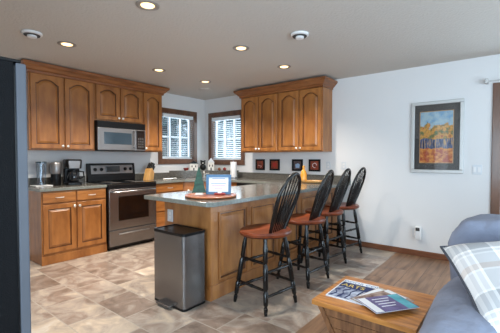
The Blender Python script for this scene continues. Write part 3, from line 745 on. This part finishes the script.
t = thing('air_freshener', 'white plug-in air freshener with dark top on the wall outlet', 'air freshener', (3.965, -.012, 0))
MB().loft([rrect(-.035, -.05, .035, .0, .012, .225), rrect(-.04, -.055, .04, .0, .015, .24), rrect(-.038, -.05, .038, .0, .015, .375), rrect(-.03, -.04, .03, .0, .012, .39)]).build('housing', WHITE, t, smooth=True)
MB().box(-.026, -.058, .335, .022, -.045, .378).build('vent', MATB, t, bevel=.008)

cups = [(1.31, 1.504, 'small black framed red print of a cup with pink swirl, nearest the window', CUPRED, 'swirl'),
        (1.615, 1.817, 'small black framed print of a red cup, second from the window', CUPRED, 'blob'),
        (2.062, 2.259, 'small black framed print with a pale blue cup, beside the amber bottle', CUPDARK, 'cup'),
        (2.371, 2.569, 'small black framed red print with a white ring, right of the pale cup print', CUPRED, 'ring')]
PBLUE = mat('print_blue', rgb(150, 176, 206), .5); PREDD = mat('print_crimson', rgb(172, 44, 34), .5); PPINK = mat('print_pink', rgb(226, 180, 168), .5)
for x0, x1, lb, pm, kd in cups:
    z0, z1 = 1.06, 1.25; w_ = x1-x0
    t = thing('framed_print', lb, 'picture', (x0, 0, 0), 0, 'small framed prints under the back wall cabinets')
    m = MB(); f = .028
    m.box(0, -.022, z0, w_, -.001, z0+f); m.box(0, -.022, z1-f, w_, -.001, z1); m.box(0, -.022, z0+f, f, -.001, z1-f); m.box(w_-f, -.022, z0+f, w_, -.001, z1-f)
    m.build('frame', BLACK, t, bevel=.002)
    p = MB().box(f, -.010, z0+f, w_-f, -.003, z1-f).build('print', pm, t)
    cx, cz = w_/2, (z0+z1)/2
    MM = Matrix.Translation((cx, -.0101, cz)) @ Matrix.Rotation(PI/2, 4, 'X')
    m = MB()
    if kd == 'ring':
        m.sweep([(cx+.035*math.cos(a_*PI/8), -.011, cz+.035*math.sin(a_*PI/8)) for a_ in range(14)], .005, n=6); mm_ = CUPWHITE
    elif kd == 'blob':
        m.loft([[(cx-.03, -.0115, cz-.035), (cx+.03, -.0115, cz-.035), (cx+.042, -.0115, cz+.035), (cx-.042, -.0115, cz+.035)], [(cx-.03, -.010, cz-.035), (cx+.03, -.010, cz-.035), (cx+.042, -.010, cz+.035), (cx-.042, -.010, cz+.035)]]); mm_ = PREDD
    elif kd == 'cup':
        m.loft([[(cx-.03, -.0115, cz-.045), (cx+.035, -.0115, cz-.045), (cx+.045, -.0115, cz+.01), (cx+.01, -.0115, cz+.03), (cx-.042, -.0115, cz+.01)], [(cx-.03, -.010, cz-.045), (cx+.035, -.010, cz-.045), (cx+.045, -.010, cz+.01), (cx+.01, -.010, cz+.03), (cx-.042, -.010, cz+.01)]]); mm_ = PBLUE
    else:
        m.sweep([(cx-.045, -.011, cz-.01), (cx-.01, -.011, cz-.02), (cx+.03, -.011, cz-.025), (cx+.01, -.011, cz-.05)], .007, n=6); mm_ = PPINK
    m.build('motif', mm_, t)

t = thing('framed_painting', 'large silver framed painting of autumn trees on the back wall', 'picture', (4.15, 0, 1.53))
hw, hh, f = .29, .448, .042
m = MB()
m.box(-hw, -.03, -hh, hw, -.001, -hh+f); m.box(-hw, -.03, hh-f, hw, -.001, hh); m.box(-hw, -.03, -hh+f, -hw+f, -.001, hh-f); m.box(hw-f, -.03, -hh+f, hw, -.001, hh-f)
m.build('frame', SILVER, t, bevel=.006)
MB().box(-hw+f, -.014, -hh+f, hw-f, -.003, hh-f).build('mat_board', MATB, t)
MB().box(-.19, -.0165, -.325, .185, -.014, .325).build('mat_liner', BWOOD, t)
MB().box(-.182, -.018, -.317, .177, -.0165, .317).build('painting', art_mat(), t)
MB().box(-hw+f, -.0225, -hh+f, hw-f, -.021, hh-f).build('picture_glass', PICGLASS, t)

t = thing('curtain_rod', 'curtain rod with square bracket above the patio door casing', 'curtain rod')
MB().box(4.64, -.10, 2.115, 4.67, -.001, 2.165).build('bracket', SILVER, t, bevel=.003)
MB().tube((4.668, -.085, 2.135), (6.75, -.085, 2.135), .007).build('rod', SILVER, t, smooth=True)

# ------------------------------------------------------------------ ceiling things
for i, (x, y, lb) in enumerate([(1.30, -3.18, 'recessed ceiling light nearest the left smoke detector'), (2.70, -3.175, 'recessed ceiling light at the top edge of the view above the peninsula'),
        (1.20, -1.98, 'recessed ceiling light above the range cabinets'), (1.195, -1.13, 'recessed ceiling light farthest back near the sink corner'),
        (2.62, -1.97, 'recessed ceiling light centred over the peninsula stools'), (2.59, -1.08, 'recessed ceiling light just above the back wall cabinets')]):
    t = thing('ceiling_light', lb, 'ceiling light', (x, y, H), 0, 'recessed ceiling lights')
    MB().lathe([(.088, -.001), (.088, -.006), (.070, -.010), (.058, -.004), (.05, -.001)], n=32).build('trim_ring', RINGM, t, smooth=True)
    MB().lathe([(.052, -.0045), (.05, -.0065), (.001, -.008)], n=28).build('bulb', BULB, t)
    d = bpy.data.lights.new('lamp_glow', 'SPOT'); d.energy = 56; d.color = (1, .90, .78); d.spot_size = 2.3; d.spot_blend = .8; d.shadow_soft_size = .06
    l = bpy.data.objects.new('lamp_glow', d); C.objects.link(l); l.parent = t; l.location = (0, 0, -.03)
for x, y, lb in ((1.37, -3.52, 'white round smoke detector at the left, beside the fridge'), (3.31, -1.93, 'white round smoke detector on the ceiling above the stools')):
    t = thing('smoke_detector', lb, 'smoke detector', (x, y, H))
    MB().lathe([(.085, -.001), (.085, -.018), (.078, -.022)], n=32).build('base', WHITE, t, smooth=True)
    MB().lathe([(.068, -.0225), (.066, -.028), (.001, -.029)], n=28).build('vent_band', MATB, t, smooth=True)
    MB().lathe([(.040, -.0285), (.040, -.040), (.034, -.046), (.001, -.047)], n=28).build('cap', WHITE, t, smooth=True)
t = thing('ceiling_vent', 'small round vent on the ceiling near the window corner', 'vent', (.78, -.74, H))
MB().lathe([(.11, -.001), (.11, -.008), (.09, -.014), (.001, -.014)], n=28).build('cover', CEIL, t, smooth=True)

# ------------------------------------------------------------------ coffee table + magazines
TH = .42
t = thing('coffee_table', 'rustic orange-brown plank coffee table with slanted plank sides', 'table')
tx0, tx1, ty0, ty1 = 3.985, 4.56, -2.935, -2.415
m = MB(); n = 4
for i in range(n):
    y0 = ty0+(ty1-ty0)*i/n; m.box(tx0, y0+.001, TH-.028, tx1, y0+(ty1-ty0)/n-.001, TH)
m.build('tabletop', RUST, t, bevel=.002)
m = MB(); ins = .02; zz = TH-.03
b0, b1 = .10, 0.0
def lp(ins_, z): return [(tx0+ins_, ty0+ins_, z), (tx1-ins_, ty0+ins_, z), (tx1-ins_, ty1-ins_, z), (tx0+ins_, ty1-ins_, z)]
for s_ in (0, 1):
    # two slanted end boards
    xa = tx0+.03 if s_ == 0 else tx1-.03; xb = tx0+.24 if s_ == 0 else tx1-.24; d_ = .02 if s_ == 0 else -.02
    MB().loft([[(xb, ty0+.05, .001), (xb+d_, ty0+.05, .001), (xb+d_, ty1-.05, .001), (xb, ty1-.05, .001)], [(xa, ty0+.05, zz), (xa+d_, ty0+.05, zz), (xa+d_, ty1-.05, zz), (xa, ty1-.05, zz)]]).build('side_board', RUSTD, t)
for y_ in (ty0+.045, ty1-.065):
    m = MB(); nb = 6
    for k in range(nb):
        z0 = .03+(zz-.03)*k/nb; z1 = .03+(zz-.03)*(k+1)/nb-.003
        def xs(z): f_ = 1-z/zz; return tx0+.05+.20*f_, tx1-.05-.20*f_
        a0, a1 = xs(z0); c0, c1 = xs(z1)
        m.loft([[(a0, y_, z0), (a1, y_, z0), (a1, y_+.016, z0), (a0, y_+.016, z0)], [(c0, y_, z1), (c1, y_, z1), (c1, y_+.016, z1), (c0, y_+.016, z1)]])
    m.build('slatted_panel', RUSTD, t)
    for s_ in (-1, 1):
        xm = (tx0+tx1)/2; q = .25
        MB().loft([[(xm+s_*(q-.23), y_-.012, .001), (xm+s_*(q-.19), y_-.012, .001), (xm+s_*(q-.19), y_, .001), (xm+s_*(q-.23), y_, .001)], [(xm+s_*(q-.01), y_-.012, zz), (xm+s_*(q+.02), y_-.012, zz), (xm+s_*(q+.02), y_, zz), (xm+s_*(q-.01), y_, zz)]]).build('corner_batten', RUSTD, t)

NAVY = mat('cover_navy', rgb(40, 52, 96), spec=.15, rough=.5); CWHITE = mat('cover_white', rgb(220, 226, 234), spec=.15, rough=.5); CYEL = mat('cover_yellow', rgb(220, 196, 90), .4)
CSWIRL = mat('cover_swirl', rgb(44, 58, 100), spec=.15, rough=.5, col2=rgb(200, 212, 232), vscale=17); CPURP = mat('cover_purple', rgb(84, 72, 116), spec=.15, rough=.5, col2=rgb(120, 116, 160), vscale=12)
CTEAL = mat('cover_teal', rgb(40, 130, 150), spec=.15, rough=.5, col2=rgb(120, 196, 214), vscale=9); CMIX = mat('cover_mixed', rgb(120, 84, 80), spec=.15, rough=.5, col2=rgb(196, 200, 190), vscale=16); CGRN = mat('cover_green', rgb(50, 120, 96), .4)
SKYB = mat('cover_blue', rgb(60, 110, 170), .4)
def magazine(label, cx, cy, z, rz, w_, h_, th, cover, z_tilt=0.):
    t = thing('magazine', label, 'magazine', (cx, cy, z), rz, 'magazines on the coffee table')
    MB().box(-w_/2+.001, -h_/2+.001, 0, w_/2-.001, h_/2-.001, th-.0008).build('pages', CWHITE, t)
    MB().box(-w_/2, -h_/2, th-.0008, w_/2, h_/2, th).build('cover', cover, t)
    return t
z = TH+.0005
t = magazine('flat magazine with yellow ARTS heading at the left of the table', 4.135, -2.665, z, .02, .225, .33, .006, CWHITE)
MB().box(-.105, -.155, .006, .105, .07, .0065).build('cover_picture', CSWIRL, t)
MB().box(-.105, .02, .0065, .105, .11, .0070).build('heading_band', NAVY, t)
text_part('heading', 'ARTS', .064, CYEL, t, (-.095, .042, .0075), (0, 0, 0), .0003)
text_part('masthead', 'DOOR COU', .044, SKYB, t, (-.108, .118, .0065), (0, 0, 0), .0003)
m = MB()
for k in range(5):
    m.sweep([(-.09+.045*k, -.14, .0068), (-.07+.04*k, -.09, .0068), (-.1+.05*k, -.04, .0068), (-.06+.04*k, .01, .0068)], .004, n=4)
m.build('cover_linework', NAVY, t)
z += .0085
t = magazine('magazine with mixed photo cover fanned between the other two', 4.31, -2.70, z, -.28, .20, .30, .005, CMIX)
MB().box(-.03, .04, .005, .09, .13, .0055).build('cover_picture', CGRN, t); MB().box(-.095, -.13, .005, -.04, .13, .0055).build('cover_strip', CWHITE, t)
z += .0065
t = magazine('brown and green magazine mostly covered by the purple one', 4.335, -2.715, z, -.45, .19, .29, .005, mat('cover_brown', rgb(92, 60, 52), .5, col2=rgb(186, 170, 160), vscale=22, spec=.15))
MB().box(-.09, .10, .005, .05, .14, .0055).build('cover_strip', CWHITE, t)
z += .0065
t = magazine('purple covered magazine with teal corner on top of the fan', 4.372, -2.765, z, -.63, .185, .275, .005, CPURP)
MB().box(-.09, .07, .005, .09, .132, .0056).build('cover_strip', CTEAL, t); MB().box(-.09, -.133, .005, .09, -.085, .0056).build('cover_strip', CWHITE, t)
m = MB()
for k in range(4): m.box(-.06+.03*k, -.06, .0053, -.052+.03*k, .05-.02*(k % 2), .0058)
m.build('cover_text_lines', CWHITE, t)

# ------------------------------------------------------------------ sofa + pillow
t = thing('sofa', 'blue-grey puffy microfiber sofa at the right front corner', 'sofa')
m = MB(); superell(m, (5.42, -2.80, .20), (.72, .60, .18), 8, 40, 16, .01, 1); m.build('base', SOFA, t, smooth=True)
m = MB(); superell(m, (5.42, -2.85, .41), (.60, .55, .09), 5, 44, 18, .02, 2); m.build('seat_cushion', SOFA, t, smooth=True)
m = MB(); superell(m, (5.45, -2.24, .525), (.82, .17, .395), 7, 64, 30, .05, 5, 7.); m.build('back_cushion', SOFA, t, smooth=True)
for x_ in (4.775, 6.1):
    m = MB(); superell(m, (x_, -2.92, .325), (.175, .60, .31), 3.4, 48, 28, .045, x_, 7.); m.build('armrest', SOFA, t, smooth=True)

e1 = Vector((.222, -.444, -.2)).normalized(); w1 = Vector((.91, .382, .16)); w1 = (w1-e1*w1.dot(e1)).normalized(); nn = w1.cross(e1)
if nn.z < 0: nn = -nn
PS = .56; P1 = Vector((4.628, -2.726, .80))
cen = P1+e1*PS/2+w1*PS/2
ax = w1; ay = -e1; az = ax.cross(ay)
R = Matrix((ax, ay, az)).transposed().to_4x4()
t = thing('throw_pillow', 'large grey and white plaid throw pillow leaning on the sofa arm', 'pillow')
t.matrix_world = Matrix.Translation(cen) @ R
def pil(side, N_=28, off=0.):
    m = MB(); bm = m.bm; g = []
    for i in range(N_+1):
        r_ = []
        for j in range(N_+1):
            u, v = -1+2*i/N_, -1+2*j/N_
            px = PS/2*u*(1-.06*(1-v*v)*abs(u)**3); py = PS/2*v*(1-.06*(1-u*u)*abs(v)**3)
            th = .075*((1-u**4)*(1-v**4))**.6
            r_.append(bm.verts.new((px, py, side*th + .004*noise.noise(Vector((px*9, py*9, side))))))
        g.append(r_)
    for i in range(N_):
        for j in range(N_): bm.faces.new((g[i][j], g[i+1][j], g[i+1][j+1], g[i][j+1]))
    return m
PL = plaid_mat()
m = pil(1); m.build('front_cover', PL, t, smooth=True)
m = pil(-1); m.build('back_cover', SOFA, t, smooth=True)
pp = []
for k in range(4):
    for s_ in range(14):
        u = -1+2*s_/14; a, b = [(u, -1), (1, u), (-u, 1), (-1, -u)][k]
        pp.append((PS/2*a*(1-.06*(1-b*b)*abs(a)**3), PS/2*b*(1-.06*(1-a*a)*abs(b)**3), 0))
pp.append(pp[0]); MB().sweep(pp, .007, n=8).build('piping', mat('piping', rgb(70, 74, 84), .8), t, smooth=True)

# ------------------------------------------------------------------ outdoors
struct(MB().box(-22, -16, -.45, 22, 22, -.4).build('ground_snow', SNOW))
def conifer(label, x, y, h, seed):
    random.seed(seed)
    t = thing('conifer_tree', label, 'tree', (x, y, -.4), seed)
    MB().tube((0, 0, 0), (0, 0, h*.9), .12, .03).build('trunk', BARK, t)
    m = MB(); L = 11
    for k in range(L):
        z0 = .5+(h-.6)*k/L; r = (h*.26)*(1-k/L)+.1; n = 18
        m.loft([[(r*(1 if i % 2 else .62)*math.cos(2*PI*i/n+k), r*(1 if i % 2 else .62)*math.sin(2*PI*i/n+k), z0-.15*random.random()) for i in range(n)], [(.03*math.cos(2*PI*i/n+k), .03*math.sin(2*PI*i/n+k), z0+h/L*1.6) for i in range(n)]])
    m.build('foliage', CONIF, t)
for k, (x, y, h, lb) in enumerate((
        (-3.2, 1.6, 4.6, 'dark conifer outside seen through the left part of the range-side window'),
        (-5.2, 3.1, 4.4, 'dark conifer outside behind the nearest one, middle of the range-side window'),
        (-2.4, 4.5, 4.4, 'dark conifer outside nearest in the right part of the back window'),
        (-7.6, 5.0, 4.8, 'far dark conifer outside, deepest behind the range-side window'),
        (-4.9, 6.2, 4.8, 'far dark conifer outside in the left part of the back window'),
        (-3.0, 8.2, 4.8, 'farthest conifer outside at the right of the back window'))):
    conifer(lb, x, y, h, k+1)
